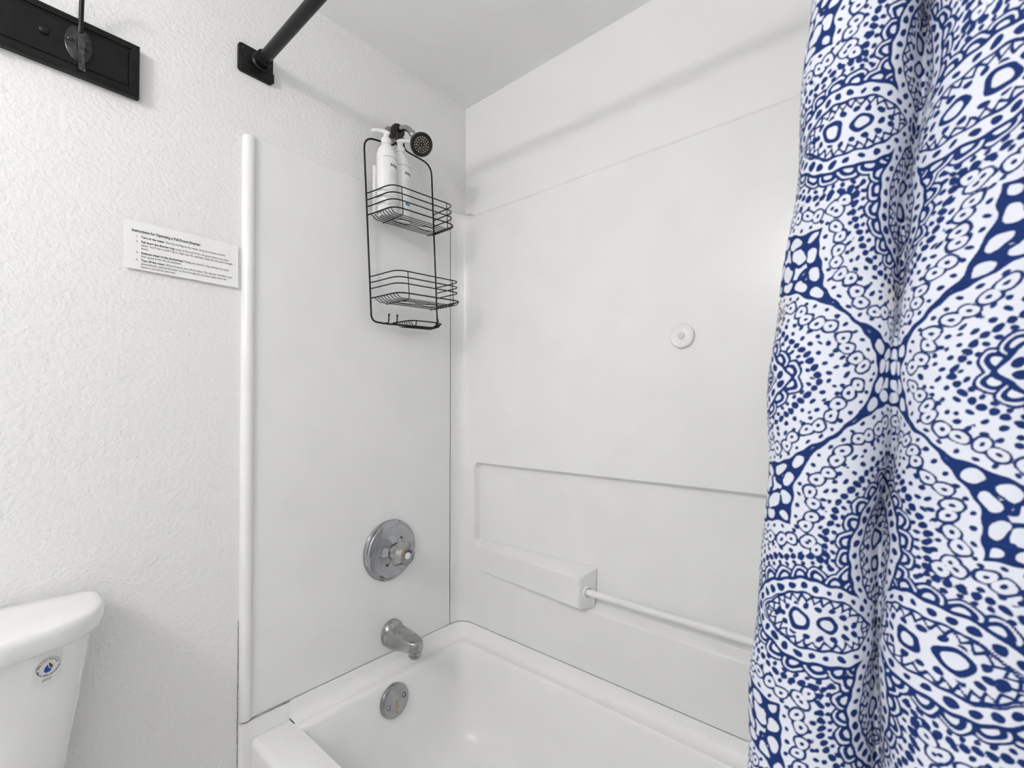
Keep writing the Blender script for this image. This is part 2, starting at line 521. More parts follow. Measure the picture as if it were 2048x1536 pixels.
# gentle rounding of the top edge into the wall
tp = smooth01((Z - (ZT2 - .022)) / .02)
side = np.clip((PX[:, 1] + .074) / .046, 0, 1)[None, :]          # 0 on the returns, 1 on the back wall
X = X + np.where(X < .5, -.0095, .0095) * (1 - side) * tp
Yp = Yp + (-.0035 - YB) * side * tp
vs = np.stack([X, Yp, Z], -1).reshape(-1, 3).tolist()
fs = [(r * nx + c, r * nx + c + 1, (r + 1) * nx + c + 1, (r + 1) * nx + c) for r in range(nz - 1) for c in range(nx - 1)]
base = len(vs)
for x, y in plan:
    vs.append((0.001 if x < .06 and y < YB - .001 else (RX - .001 if x > RX - .06 and y < YB - .001 else x), -.001 if y >= YB - 1e-6 else min(-.001, y), ZT2))
fs += [((nz - 1) * nx + c, (nz - 1) * nx + c + 1, base + c + 1, base + c) for c in range(nx - 1)]
MB().add(vs, fs).build('back_panel', 'fiberglass', sur, angle=50)
# end panel on the far right, behind the curtain
MB().box((RX - .0105, -.786, ZS + .0015), (RX, -.0890, ZT1)).build('end_panel', 'fiberglass', sur, bevel=.002)
# wedge-shaped moulded ledges left and right of the recess, with the bar between them
for mir in (0, 1):
    f = (lambda x: 1.700 - x) if mir else (lambda x: x)
    x0 = .185 if mir else .098
    V = [(x0, -.0275, .640), (.570, -.066, .640), (.592, -.008, .632), (x0, -.008, .640),
         (x0, -.0275, .738), (.566, -.066, .737), (.597, -.001, .760), (x0, -.001, .758)]
    F = [(0, 3, 2, 1), (4, 5, 6, 7), (0, 1, 5, 4), (1, 2, 6, 5), (2, 3, 7, 6), (3, 0, 4, 7)]
    if mir: F = [q[::-1] for q in F]
    lg = MB().add([(f(x), y, z) for x, y, z in V], F).build('soap_ledge', 'fiberglass', sur, smooth=True, bevel=.007, angle=30)
    xe = f(.5815)
    d = -1 if mir else 1
    MB().lathe([(.0175, -.004), (.0175, .0020), (.0155, .0035), (.0135, .0025), (.0128, -.003), (.0002, -.003)], (xe + d * .0015, -.0400, .690), (d * .92, -.39, 0), 24).build('bar_socket', 'fiberglass', lg)
MB().tube([(.578, -.040, .690), (1.125, -.040, .690)], .0105, 16).build('towel_bar', 'white_plastic', sur)
# open joints: along the front edge of the surround and under the end panel
rnd = random.Random(4)


def crack(pts, w0, w1, name, normal=(1, 0, 0)):
    """an irregular thin dark ribbon of an open joint"""
    P = []
    for (a, b) in zip(pts[:-1], pts[1:]):
        n = max(2, int((Vector(b) - Vector(a)).length / .006))
        P += [Vector(a).lerp(Vector(b), k / n) for k in range(n)]
    P.append(Vector(pts[-1])); vs, fs = [], []
    nrm = Vector(normal)
    for i, p in enumerate(P):
        t = (P[min(i + 1, len(P) - 1)] - P[max(i - 1, 0)]).normalized(); s = t.cross(nrm).normalized()
        w = rnd.uniform(w0, w1); j = rnd.uniform(-.0006, .0006)
        a, b = p + s * (j - w / 2), p + s * (j + w / 2)
        vs += [a + nrm * .0004, b + nrm * .0004, b - nrm * .001, a - nrm * .001]
    for i in range(len(P) - 1):
        k = 4 * i
        fs += [(k, k + 1, k + 5, k + 4), (k + 1, k + 2, k + 6, k + 5), (k + 3, k, k + 4, k + 7)]
    return MB().add(vs, fs).build(name, 'gap', sur, smooth=False)


crack([(.0008, -.8162, .70), (.0008, -.8158, .60), (.0008, -.8164, .50), (.0008, -.8158, .455)], .0003, .0011, 'wall_joint')
crack([(.0008, -.8158, .455), (.0008, -.8172, .43), (.0008, -.8160, .36), (.0008, -.8166, .25), (.0008, -.8162, .05)], .0004, .0017, 'wall_joint')
crack([(.0142, -.813, .4375), (.0142, -.801, .4345), (.0142, -.785, .436), (.0142, -.74, .4365)], .0006, .0012, 'panel_joint')
crack([(.0142, -.74, .4365), (.0142, -.686, .4370)], .0010, .0022, 'panel_joint')
MB().box((.0109, -.0890, ZS + .002), (.0117, -.0882, ZT1)).build('panel_joint', M['grey_plastic'], sur, smooth=False)

# ------------------------------------------------------------------ shower rod
ROD_Y, ROD_Z = -.773, 2.1915
rod = thing('curtain_rod', 'black metal shower curtain rod mounted high across the tub', 'curtain rod', (0.0, ROD_Y, ROD_Z))
MB().tube([(.028, ROD_Y, ROD_Z), (RX - .028, ROD_Y, ROD_Z - .012)], .0150, 24).build('tube', 'black_metal', rod)
for mir in (0, 1):
    f = (lambda x: RX - x) if mir else (lambda x: x)
    a0, a1, b0, b1 = -.8285, -.7405, 2.1455, 2.2195
    ctr = ((a0 + a1) / 2, (b0 + b1) / 2)
    pts = []
    for cx, cz, a in ((a1 - .009, b1 - .009, 0), (a0 + .009, b1 - .009, 90), (a0 + .009, b0 + .009, 180), (a1 - .009, b0 + .009, 270)):
        for k in range(7):
            t = math.radians(a + 15 * k); pts.append((cx + .009 * math.cos(t), cz + .009 * math.sin(t)))
    rg = [[(f(x), ctr[0] + (y - ctr[0]) * s, ctr[1] + (z - ctr[1]) * s) for y, z in pts] for x, s in ((0.0, 1), (.007, 1), (.0085, .985), (.009, .965))]
    pl = MB().loft(rg, cap0=True, cap1=True, flip=bool(mir)).build('wall_plate', 'black_metal', rod, angle=30)
    d = -1 if mir else 1
    # lower raised saddle of the plate and its lip
    q = [(a0 + .004, b0 + .003), (a1 + .001, b0 + .003), (a1 + .001, b0 + .028), (a1 - .012, b0 + .030), (a1 - .022, b0 + .020), (a0 + .030, b0 + .020), (a0 + .018, b0 + .036), (a0 + .004, b0 + .036)]
    rg = [[(f(x), y, z) for y, z in q] for x in (.008, .0135)]
    MB().loft(rg, cap0=True, cap1=True, flip=bool(mir)).build('saddle', 'black_metal', pl, bevel=.0018)
    MB().lathe([(.024, .008), (.024, .012), (.0195, .016), (.0185, .030), (.0205, .031), (.0205, .037), (.017, .0385), (.0152, .0385)], (f(0), ROD_Y, ROD_Z), (d, 0, 0), 28).build('collar', 'black_metal', rod)
    for y, z in ((a0 + .011, b1 - .012), (a1 - .011, b1 - .014), (a0 + .017, b0 + .046)):
        MB().lathe([(.0032, .008), (.0032, .0098), (.002, .0106), (.0002, .0106)], (f(0), y, z), (d, 0, 0), 12).build('screw', 'gun_metal', pl)

# ------------------------------------------------------------------ hook rail
rail = thing('hook_rail', 'black wooden coat hook board on the wall above the toilet', 'hook rail', (0.0, -1.3, 1.9545))
RY0, RY1, RZ0, RZ1, RT = -1.60, -1.0345, 1.9575, 2.0765, .0195


def rect_yz(x, ins): return [(x, RY0 + ins, RZ0 + ins), (x, RY1 - ins, RZ0 + ins), (x, RY1 - ins, RZ1 - ins), (x, RY0 + ins, RZ1 - ins)]


rg = [rect_yz(0.0, .001), rect_yz(.010, 0), rect_yz(.0155, 0), rect_yz(.0185, .002), rect_yz(RT, .006), rect_yz(RT, .0150), rect_yz(.0158, .0158), rect_yz(.0150, .0185), rect_yz(.0165, .0200), rect_yz(.0172, .0220)]
MB().loft(rg, cap0=True, cap1=True).build('board', 'black_wood', rail, smooth=False)
MB().lathe([(.0078, .015), (.0078, .0195), (.0070, .0225), (.0045, .0245), (.0002, .0250)], (0, -1.1895, 2.0185), (1, 0, 0), 20).build('screw_cap', 'black_metal', rail)
HX = .0172
for hy in (-1.1370, -1.2925):
    hz = 2.0200
    g = MB().lathe([(.0218, -.001), (.0218, .0022), (.0205, .0032), (.0002, .0032)], (0, 0, 0), (1, 0, 0), 40)
    g.v = [(x + HX, y + hy, z * 1.70 + hz) for x, y, z in g.v]
    hk = g.build('hook_plate', 'gun_metal', rail)
    for dy in (-.0135, .0135):
        MB().lathe([(.0045, HX + .002), (.0045, HX + .0040), (.003, HX + .0052), (.0002, HX + .0053)], (0, hy + dy, hz - dy * .35), (1, 0, 0), 16).build('screw', 'gun_metal', hk)
    # flat strap whose lower end kicks out as a small prong, and a round prong that swings up and out

    def strap(path, wid, thk, yc):
        P = [Vector((x, 0, z)) for x, z in path]; rg = []
        for i, p in enumerate(P):
            t = (P[min(i + 1, len(P) - 1)] - P[max(i - 1, 0)]).normalized(); n = Vector((t.z, 0, -t.x))
            rg.append([Vector((0, yc + s * wid / 2, 0)) + p + n * (q * thk / 2) for s, q in ((-1, -1), (1, -1), (1, 1), (-1, 1))])
        return MB().loft(rg, cap0=True, cap1=True)
    low = spline([(HX + .004, hz + .030), (HX + .007, hz + .018), (HX + .0085, hz + .004), (HX + .010, hz - .012), (HX + .012, hz - .036), (HX + .017, hz - .053), (HX + .023, hz - .061), (HX + .028, hz - .060)], 5)
    strap(low, .0105, .0035, hy + .003).build('lower_prong', 'lit_metal', hk, bevel=.001)
    up = spline([(HX + .002, 0, hz + .022), (HX + .007, 0, hz + .032), (HX + .010, 0, hz + .046), (HX + .013, 0, hz + .066), (HX + .020, 0, hz + .092), (HX + .034, 0, hz + .116), (HX + .052, 0, hz + .128)], 6)
    MB().tube([(p[0], hy + .002, p[2]) for p in up], [.0062 - .0018 * min(1, i / 12) + (.003 if i > len(up) - 5 else 0) for i in range(len(up))], 12).build('upper_prong', 'black_metal', hk)
    cr = spline([(HX + .003, hz + .034), (HX + .0060, hz + .010), (HX + .0070, hz - .010), (HX + .004, hz - .034)], 4)
    for off in (-.0055, -.0035):
        strap(cr, .0012, .003, hy + off).build('rib', 'lit_metal', hk)

# ------------------------------------------------------------------ instruction sign
sg = thing('instruction_sign', 'laminated white paper sign with printed tub diverter instructions', 'sign', (0.0, -.94, 1.57))
C4 = [(-1.0585, 1.5725), (-.8238, 1.5690), (-.8225, 1.6806), (-1.0585, 1.6826)]
n = 12
front = [[(.0030 + .0012 + .0020 * (1 - j / 3) + .0012 * math.sin(math.pi * i / n) * (0.4 + .6 * (j / 3)), C4[0][0] + (C4[1][0] - C4[0][0]) * i / n, (C4[0][1] * (1 - i / n) + C4[1][1] * i / n) * (1 - j / 3) + (C4[3][1] * (1 - i / n) + C4[2][1] * i / n) * j / 3) for i in range(n + 1)] for j in range(4)]
g = MB().loft(front, closed=False, flip=False)
bk = [[(x - .0008, y, z) for x, y, z in r] for r in front]
g.loft(bk, closed=False, flip=True)
rim = front[0] + [r[-1] for r in front[1:-1]] + front[-1][::-1] + [r[0] for r in front[1:-1]][::-1]
g.loft([[(x - .0008, y, z) for x, y, z in rim], rim])
g.build('sheet', 'paper', sg, angle=40)


def sheet_x(y):
    t = (y - C4[0][0]) / (C4[1][0] - C4[0][0]); return .0030 + .0012 + .0012 * math.sin(math.pi * min(max(t, 0), 1)) + .0003


SIGN = [(0, 0, 'b', 'Instructions for Operating a Pull-Down Diverter:', .0078),
        (1, '1.', 'Turn on the water', ': Start by turning on the water using your faucet controls.'),
        (1, '2.', 'Pull down the diverter ring', ': Look at the end of the tub spout (where the water'),
        (1, '', '', "exits). You'll see a small ring or edge near the opening. Grasp this and pull it straight"),
        (1, '', '', 'down.'),
        (1, '3.', 'Redirect water to the showerhead', ': Pulling the diverter ring redirects the water'),
        (1, '', '', 'flow upward into the showerhead.'),
        (1, '4.', 'Turn off the water', ': When finished, turn off the water. The diverter will often reset'),
        (1, '', '', 'automatically, causing the water to flow through the tub spout again when the'),
        (1, '', '', 'faucet is turned on next time.')]
gt, gn = MB(), MB()


def put(mb, geo, y, z, sx=1.0, up=.0004):
    mb.add([(sheet_x(y + a * sx) + up + .0020 * (1 - min(max((z + b - 1.5707) / .111, 0), 1)), y + a * sx, z + b - .004 * (y + a * sx + 1.0585)) for a, b in geo[0]], geo[1])


t = text_geo(SIGN[0][3], .0090, .00018)
put(gt, t, -1.0440, 1.6575, .1345 / width(t))
z = 1.6455
lines = [(1, 1.6455), (2, 1.6345), (3, 1.6270), (4, 1.6195), (5, 1.6090), (6, 1.6015), (7, 1.5920), (8, 1.5845), (9, 1.5770)]
full = text_geo(SIGN[3][3], .0068); SX = .1890 / width(full)
for i, z in lines:
    _, num, b, s = SIGN[i]; y = -1.0270
    if num: put(gn, text_geo(num, .0064), -1.0365, z)
    if b:
        t = text_geo(b, .0068, .00016); put(gt, t, y, z, SX * 1.04); y += width(t) * SX * 1.04 + .0002
    put(gn, text_geo(s, .0068, .00002), y, z, SX)
gt.build('bold_print', 'ink', sg, smooth=False)
gn.build('fine_print', 'ink_grey', sg, smooth=False)

# ------------------------------------------------------------------ shower head and arm
sh = thing('showerhead', 'chrome shower head with black nozzle face on a curved arm', 'shower head', (0.0, -.352, 2.18))
AY, AZ = -.352, 2.182
MB().lathe([(.026, 0), (.0275, .003), (.025, .008), (.018, .012), (.011, .013)], (0, AY, AZ), (1, 0, 0), 28).build('escutcheon', 'tan_metal', sh)
arm = spline([(.006, AY, AZ), (.045, AY + .001, AZ + .001), (.075, AY + .003, AZ - .002), (.098, AY + .006, AZ - .018), (.112, AY + .008, AZ - .037)], 6)
MB().tube(arm, .0095, 16).build('arm', 'chrome', sh)
HD = Vector((.157, -.345, 2.0962))        # centre of the nozzle face
HN = Vector((.74, -.27, -.62)).normalized()
prof = [(.013, -.066), (.0150, -.060), (.0155, -.050), (.0175, -.046), (.026, -.036), (.0315, -.022), (.0345, -.010), (.0352, -.004), (.0345, .0)]
MB().lathe(prof, HD, HN, 40).build('head', 'chrome', sh, angle=50)
back = HD - HN * .062
MB().tube(spline([arm[-3], arm[-1], tuple(back)], 5), .0115, 16).build('swivel', 'chrome', sh)
fc = MB().lathe([(.0352, -.004), (.0362, .000), (.0355, .004), (.0322, .0055), (.030, .003), (.0002, .0025)], HD, HN, 40).build('nozzle_face', 'rubber', sh, angle=40)
u = HN.orthogonal().normalized(); w = HN.cross(u)
for rr, k0 in ((.0225, 18), (.0160, 13), (.0095, 8), (.0, 1)):
    for k in range(k0):
        a = 2 * math.pi * k / k0 + rr * 40
        c = HD + HN * .0024 + (u * math.cos(a) + w * math.sin(a)) * rr
        MB().lathe([(.0021, 0), (.0019, .0022), (.0010, .0030)], c, HN, 8).build('nozzle', 'nozzle' if rr else 'tan_metal', fc)

# ------------------------------------------------------------------ shower caddy (hung slightly askew)
PIV = Vector((0, -.3375, 2.150)); TH = .052
CT, ST_ = math.cos(TH), math.sin(TH)


def cw(x, y, z):
    """caddy coordinates (y, z from its hanging point) to world"""
    return Vector((x, PIV.y + y * CT - z * ST_, PIV.z + y * ST_ + z * CT))


cad = thing('shower_caddy', 'black wire shower caddy with two baskets hanging from the shower arm', 'shower caddy', tuple(PIV))
FX, HW = .030, .1370
fr = rounded([(FX + .006, -.012, .014), (FX, -.020, -.016), (FX, -HW, -.028), (FX, -HW, -.612), (FX, -.09, -.6155), (FX, .09, -.6155), (FX, HW, -.612), (FX, HW, -.028), (FX, .020, -.016), (FX + .006, .012, .014)],
             [0, .016, .040, .050, .01, .01, .050, .040, .020, 0], 8)
MB().tube([cw(*p) for p in fr], .0028, 10).build('frame', 'black_wire', cad)
# rubber grip round the shower arm and black end buttons
MB().lathe([(.011, -.011), (.0215, -.0100), (.0240, -.004), (.0240, .004), (.0215, .010), (.011, .011)], (.038, AY + .001, AZ - .001), (1, 0, 0), 28).build('grip', 'rubber', cad)
MB().tube([(.044, AY - .004, AZ - .012), (.050, AY - .002, AZ - .040), (.046, AY, AZ - .062)], [.011, .010, .007], 12).build('grip_tail', 'rubber', cad)
for y in (-.012, .012):
    MB().lathe([(.004, -.006), (.0085, -.004), (.0085, .003), (.005, .005)], cw(FX + .006, y, .012), (.2, 0, 1), 16).build('end_button', 'rubber', cad)


def basket(zt, zb, zf, x1, dy, dz_tray):
    """zt: heights of the three rails, zb: base rail, zf: floor; all relative to the hanging point"""
    bk_ = thing_part = None
    def ring(z, grow=0.0):
        return rounded([(FX, -HW, z), (FX + .012, -HW + .004, z), (x1 + grow, -HW + dy, z), (x1 + grow, HW - dy * .3, z), (FX + .012, HW - .003, z), (FX, HW, z)], [0, .01, .034, .034, .01, 0], 7)
    first = None
    rails = []
    for z in zt:
        o = MB().tube([cw(*p) for p in ring(z)], .0019, 8).build('rail_wire', 'black_wire', cad); rails.append(o)
    o = MB().tube([cw(*p) for p in ring(zb, .004)], .0021, 8).build('rail_wire', 'black_wire', cad)
    # floor: wires along the length that turn up to the base rail at both ends
    nw = 8
    for k in range(nw):
        x = FX + .016 + (x1 - FX - .026) * k / (nw - 1)
        mid = [(x, -HW + .022 + dy * .2, zf), (x, HW - .020, zf)]
        if k in (3, 4):      # bent apart to hold the necks of upturned bottles
            s = 1 if k == 4 else -1; mid = [(x, -HW + .022, zf)]
            for cy in (-.045, .050):
                mid += [(x, cy - .026, zf), (x + s * .010, cy - .016, zf), (x + s * .010, cy + .016, zf), (x, cy + .026, zf)]
            mid += [(x, HW - .020, zf)]
        pts = [(x, -HW + dy * .5 * (x - FX) / (x1 - FX) + .003, zb)] + mid + [(x, HW - .002 - .2 * dy * (x - FX) / (x1 - FX), zb)]
        MB().tube([cw(*p) for p in rounded(pts, .006, 3)], .00125, 6).build('floor_wire', 'black_wire', cad)
    for y in (-.088, .095):
        pts = [(FX + .012, y, zf - .003), (x1 + .002, y, zf - .003), (x1 + .003, y, zb), (x1 + .001, y, zt[0])]
        MB().tube([cw(*p) for p in rounded(pts, .006, 4)], .00135, 6).build('cross_wire', 'black_wire', cad)


basket((-.207, -.228, -.249), -.275, -.290, .148, .016, 0)
basket((-.470, -.489, -.508), -.538, -.552, .162, .012, 0)
# soap dish and hooks at the foot
zb = -.611
ring = rounded([(FX, -.055, zb), (FX + .020, -.042, zb + .002), (.095, -.030, zb + .004), (.098, .098, zb + .004), (FX + .012, HW - .008, zb), (FX, HW, zb + .02)], [0, .02, .03, .03, .01, 0], 7)
MB().tube([cw(*p) for p in ring], .0021, 8).build('dish_rim', 'black_wire', cad)
for k in range(7):
    x = FX + .010 + .054 * k / 6
    pts = [(x, -.046 + .013 * k / 6, zb + .002), (x, -.036 + .012 * k / 6, zb - .013), (x, .098 - .012 * k / 6, zb - .013), (x, .116 - .015 * k / 6, zb + .003)]
    MB().tube([cw(*p) for p in rounded(pts, .006, 3)], .0012, 6).build('dish_wire', 'black_wire', cad)
for y in (-.01, .075):
    MB().tube([cw(*p) for p in rounded([(FX, y, zb - .010), (.092, y, zb - .015), (.0965, y, zb + .003)], .006, 3)], .0016, 6).build('dish_wire', 'black_wire', cad)
for y in (-.088, -.056, .118):
    pts = rounded([(FX, y - .012, zb - .004), (FX + .022, y, zb - .006), (FX + .026, y, zb + .020)], .008, 4)
    hk = MB().tube([cw(*p) for p in pts], .0020, 8)
    e = cw(FX + .026, y, zb + .0215)
    hk.lathe([(.0008, -.0034), (.0026, -.002), (.0034, 0), (.0026, .002), (.0008, .0034)], e, (0, 0, 1), 12)
    hk.build('hook', 'black_wire', cad)


# ------------------------------------------------------------------ pump bottles in the upper basket
def bottle(base, R, H, nozzle_dir, label, txt_ang):
    b = thing('pump_bottle', label, 'bottle', tuple(base), 'white soap bottles in the caddy')
    up = Vector((0, ST_ * -.5, 1)).normalized()
    prof = [(R * .90, 0), (R, .004), (R, H), (R * .97, H + .009), (R * .86, H + .020), (R * .68, H + .031), (R * .50, H + .038), (.0125, H + .042), (.0125, H + .044)]
    body = MB().lathe(prof, base, up, 40).build('body', 'white_bottle', b, angle=50)
    n0 = Vector(base) + up * (H + .042)
    MB().lathe([(.0150, 0), (.0155, .002), (.0155, .016), (.0130, .019), (.0105, .0195), (.0085, .028), (.0060, .0285), (.0060, .036)], n0, up, 28,
               flute=lambda t, r, h: .03 * math.cos(14 * t) if .001 < h < .017 else 0).build('collar', 'white_bottle', b, angle=50)
    n1 = n0 + up * .034; d = Vector(nozzle_dir).normalized()
    pts = [n1 - d * .010, n1 + up * .004, n1 + d * .018 + up * .006, n1 + d * .036 + up * .003, n1 + d * .044 - up * .003]
    pm = MB().tube(spline([tuple(p) for p in pts], 4), [.0075 if i < 7 else .0058 - .0012 * (i - 7) / 9 for i in range(17)], 12)
    pm.build('pump_head', 'white_bottle', b)
    # printed label: teal curve, name, small panel
    e1 = Vector((math.cos(txt_ang), math.sin(txt_ang), 0)); e2 = Vector((-math.sin(txt_ang), math.cos(txt_ang), 0))
    def wrap(a, zz, off=.0006):
        t = a / R
        return Vector(base) + up * zz + (e1 * math.cos(t) + e2 * math.sin(t)) * (R + off)
    lab = MB().loft([[wrap(a, zz, .0003) for a in np.linspace(-R * 1.05, R * 1.05, 17)] for zz in (.020, H - .012)], closed=False).build('label', 'label', body)
    tl = []
    for k in range(15):
        a = -R * 1.02 + 2.04 * R * k / 14; zz = H - .012 + .004 * math.cos(a / R * 1.3)
        tl.append([wrap(a, zz - .0007), wrap(a, zz + .0007)])
    MB().loft(tl, closed=False, flip=True).build('teal_line', 'teal', lab)
    tg = text_geo('soap', .0155, .0004); wd = width(tg)
    MB().add([wrap(a - wd * .35, H - .037 + c) for a, c in tg[0]], tg[1]).build('lettering', 'ink', lab, smooth=False)
    fp = MB()
    for k in range(5):
        fp.loft([[wrap(a, H - .052 - k * .006), wrap(a, H - .0505 - k * .006)] for a in np.linspace(-R * .35, R * (.35 + .1 * (k % 3)), 6)], closed=False, flip=True)
    fp.build('fine_print', 'grey_plastic', lab)
    MB().loft([[wrap(a, .052), wrap(a, .060)] for a in np.linspace(-.010, .008, 6)], closed=False, flip=True).build('teal_patch', 'teal', lab)
    return b


BZ = PIV.z - .290 + .0030
bottle((.078, -.4165, BZ - .003), .0310, .190, (-.5, -.9, .05), 'white pump bottle nearer the left side of the caddy, nozzle pointing left', .10)
bottle((.066, -.3545, BZ - .001), .0310, .190, (.8, .75, .05), 'white pump bottle with its nozzle pointing right towards the shower head', .15)
# plastic holder behind the bottles
hol = thing('bottle_holder', 'white plastic bracket behind the left pump bottle in the basket', 'bracket', (.041, -.435, BZ))
pl = [(p.x, p.y) for p in rounded([(.035, -.4460, 0), (.0465, -.4460, 0), (.0465, -.4240, 0), (.035, -.4240, 0)], .006, 4, True)]
MB().loft([[(x, y, z) for x, y in pl] for z in (BZ - .002, BZ + .10, BZ + .164, BZ + .167)], cap0=True, cap1=True).build('back_plate', 'white_plastic', hol, bevel=.0015)
MB().lathe([(.0312, .0), (.0330, .0), (.0338, .004), (.0338, .014), (.0330, .018), (.0312, .018)], (.078, -.4170, BZ + .040), (0, 0, 1), 36).build('clamp_ring', 'white_plastic', hol)
MB().lathe([(.0312, .0), (.0325, .0), (.0332, .003), (.0332, .009), (.0325, .012), (.0312, .012)], (.078, -.4165, BZ + .006), (0, 0, 1), 36).build('clamp_ring', 'white_plastic', hol)

# ------------------------------------------------------------------ valve with acrylic knob
VY, VZ, VX = -.3575, .7800, .0107
val = thing('shower_valve', 'round chrome valve plate with a clear acrylic knob', 'faucet valve', (0.0, VY, VZ))
pl = MB().lathe([(.1000, 0), (.1005, .004), (.0985, .0085), (.0945, .0110), (.0915, .0108), (.0900, .0125), (.0860, .0155), (.0720, .0190), (.0600, .0210), (.0540, .0225), (.0450, .0275), (.0330, .0345), (.0305, .0360), (.0295, .0340)], (VX, VY, VZ), (1, 0, 0), 64)
pl = pl.build('plate', 'chrome', val, angle=28)
for a in (55, 235):
    t = math.radians(a)
    MB().lathe([(.0058, -.004), (.0058, .0012), (.0045, .0020), (.003, .0005), (.0002, .0004)], (VX + .026, VY + .046 * math.cos(t), VZ + .046 * math.sin(t)), (1, 0, 0), 16).build('screw', 'gun_metal', pl)
MB().lathe([(.0290, .02), (.0290, .052), (.0275, .055), (.012, .056)], (VX, VY, VZ), (1, 0, 0), 36).build('sleeve', 'chrome', val)
kn = MB().lathe([(.016, .050), (.0320, .0515), (.0385, .056), (.0425, .067), (.0425, .078), (.0380, .088), (.0310, .0945), (.0255, .0960), (.0235, .0945), (.0001, .0945)], (VX, VY, VZ), (1, 0, 0), 80,
                flute=lambda t, r, h: -.075 * abs(math.sin(4 * t)) ** 0.7 * (1 if .055 < h < .094 else 0)).build('knob', 'acrylic', val, angle=40)
MB().lathe([(.0080, .054), (.0090, .060), (.0090, .080), (.008, .084)], (VX, VY, VZ), (1, 0, 0), 24).build('stem', 'white_plastic', kn)
MB().lathe([(.0222, .0940), (.0222, .0965), (.0212, .0975), (.0002, .0978)], (VX, VY, VZ), (1, 0, 0), 32).build('cap', 'acrylic', kn)


def arc_band(a0, a1, r0, r1, x):
    g_ = []
    for k in range(13):
        t = math.radians(a0 + (a1 - a0) * k / 12)
        g_.append([(x, VY + r0 * math.cos(t), VZ + r0 * math.sin(t)), (x, VY + r1 * math.cos(t), VZ + r1 * math.sin(t))])
    return MB().loft(g_, closed=False)


arc_band(100, 175, .0140, .0175, VX + .0984).build('hot_mark', 'red', kn)
arc_band(20, 95, .0130, .0185, VX + .0984).build('cold_mark', 'blue', kn)
MB().lathe([(.0105, .0975), (.0105, .0982), (.0002, .0983)], (VX, VY, VZ), (1, 0, 0), 24).build('centre_disc', 'white_plastic', kn)

# ------------------------------------------------------------------ tub spout
sp = thing('tub_spout', 'brushed metal tub spout with pull-down diverter ring', 'tub spout', (0.0, -.350, .500))
SYc = -.3495
secs = [(.0108, .0405, .547, .457, 2.2), (.0240, .0400, .546, .4575, 2.2), (.0275, .0385, .5430, .459, 2.3), (.0320, .0350, .5340, .4610, 3.0), (.036, .0340, .5310, .4625, 4.0), (.060, .0325, .5285, .4670, 4.6), (.090, .0310, .5255, .4730, 4.8), (.120, .0295, .5225, .4790, 4.8), (.138, .0270, .5205, .4820, 4.6), (.150, .0220, .5190, .4840, 4.4), (.1570, .0160, .5175, .4860, 4.0), (.1610, .0085, .5150, .4890, 3.6), (.1620, .0030, .5120, .4920, 3.0)]
rg = []
for x, hw, zt, zbm, e in secs:
    r = []
    for k in range(36):
        t = 2 * math.pi * k / 36; c, s = math.cos(t), math.sin(t)
        r.append((x, SYc + hw * math.copysign(abs(c) ** (2 / e), c), (zt + zbm) / 2 + (zt - zbm) / 2 * math.copysign(abs(s) ** (2 / e), s)))
    rg.append(r)
MB().loft(rg, cap0=True, cap1=True).build('body', 'nickel', sp, angle=40)
MB().lathe([(.0200, .485), (.0200, .4790), (.0185, .4775), (.0185, .4745), (.0200, .4735), (.0205, .4700), (.0200, .4660), (.0175, .4640), (.0155, .4645), (.015, .474)], (.1380, SYc, 0), (0, 0, 1), 32).build('diverter_ring', 'chrome', sp)

# ------------------------------------------------------------------ round fluted disc on the back wall panel
DC = Vector((.8720, YB - .0005, 1.4500))
dk = MB().lathe([(.0330, 0), (.0335, .004), (.0325, .0080), (.0300, .0100), (.0270, .0105), (.0245, .0095), (.0225, .0090), (.0100, .0090), (.0085, .0105), (.0075, .0115), (.0002, .0120)], DC, (0, -1, 0), 176,
                flute=lambda t, r, h: .018 * math.cos(44 * t) if .024 < r < .0325 and h > .007 else 0)
dsk = thing('wall_disc', 'small round white ribbed plastic disc stuck on the back panel', 'wall disc', tuple(DC))
dk.build('disc', 'white_plastic', dsk, angle=50)
MB().lathe([(.0088, .0100), (.0088, .0122), (.0078, .0128), (.0002, .0130)], DC, (0, -1, 0), 24).build('button', 'grey_plastic', dsk)

# ------------------------------------------------------------------ toilet
to = thing('toilet', 'white porcelain toilet, its tank standing against the left wall', 'toilet', (0.30, -1.33, 0.0))
TYC = -1.335


def plan_ring(x0, x1, hw, z, e=3.4, n=64):
    """bow-fronted tank outline: straight at the back, superelliptic at the front"""
    pts = []
    for k in range(n):
        t = 2 * math.pi * k / n; c, s = math.cos(t), math.sin(t)
        y = TYC + hw * math.copysign(abs(s) ** (2 / e), s)
        xm = x0 + .045
        x = xm + (x1 - xm) * abs(c) ** (2 / e) if c > 0 else xm - .045 * abs(c) ** (2 / 6.)
        pts.append((x, y, z))
    return pts


LT = .8770
lid_p = [(.018, .206, .2250, LT - .042), (.014, .212, .2310, LT - .0425), (.012, .2165, .2355, LT - .038), (.012, .2195, .2385, LT - .025), (.012, .2195, .2385, LT - .013), (.013, .2175, .2365, LT - .006), (.016, .2125, .2315, LT - .0015), (.022, .204, .2235, LT), (.05, .16, .17, LT + .0012)]
MB().loft([plan_ring(a, b, h, z, 3.0) for a, b, h, z in lid_p], cap0=True, cap1=True).build('tank_lid', 'porcelain', to, angle=60)


def tank_sec(z):
    t = (LT - .041 - z) / .43
    return (.018, .203 - .030 * t, .2215 - .062 * t)


zsec = [LT - .041, .80, .75, .70, .62, .54, .47, .42, .405]
rg = [plan_ring(*tank_sec(z), z, 3.0) for z in zsec]
MB().loft(rg, cap0=True, cap1=True, flip=True).build('tank', 'porcelain', to, angle=60)


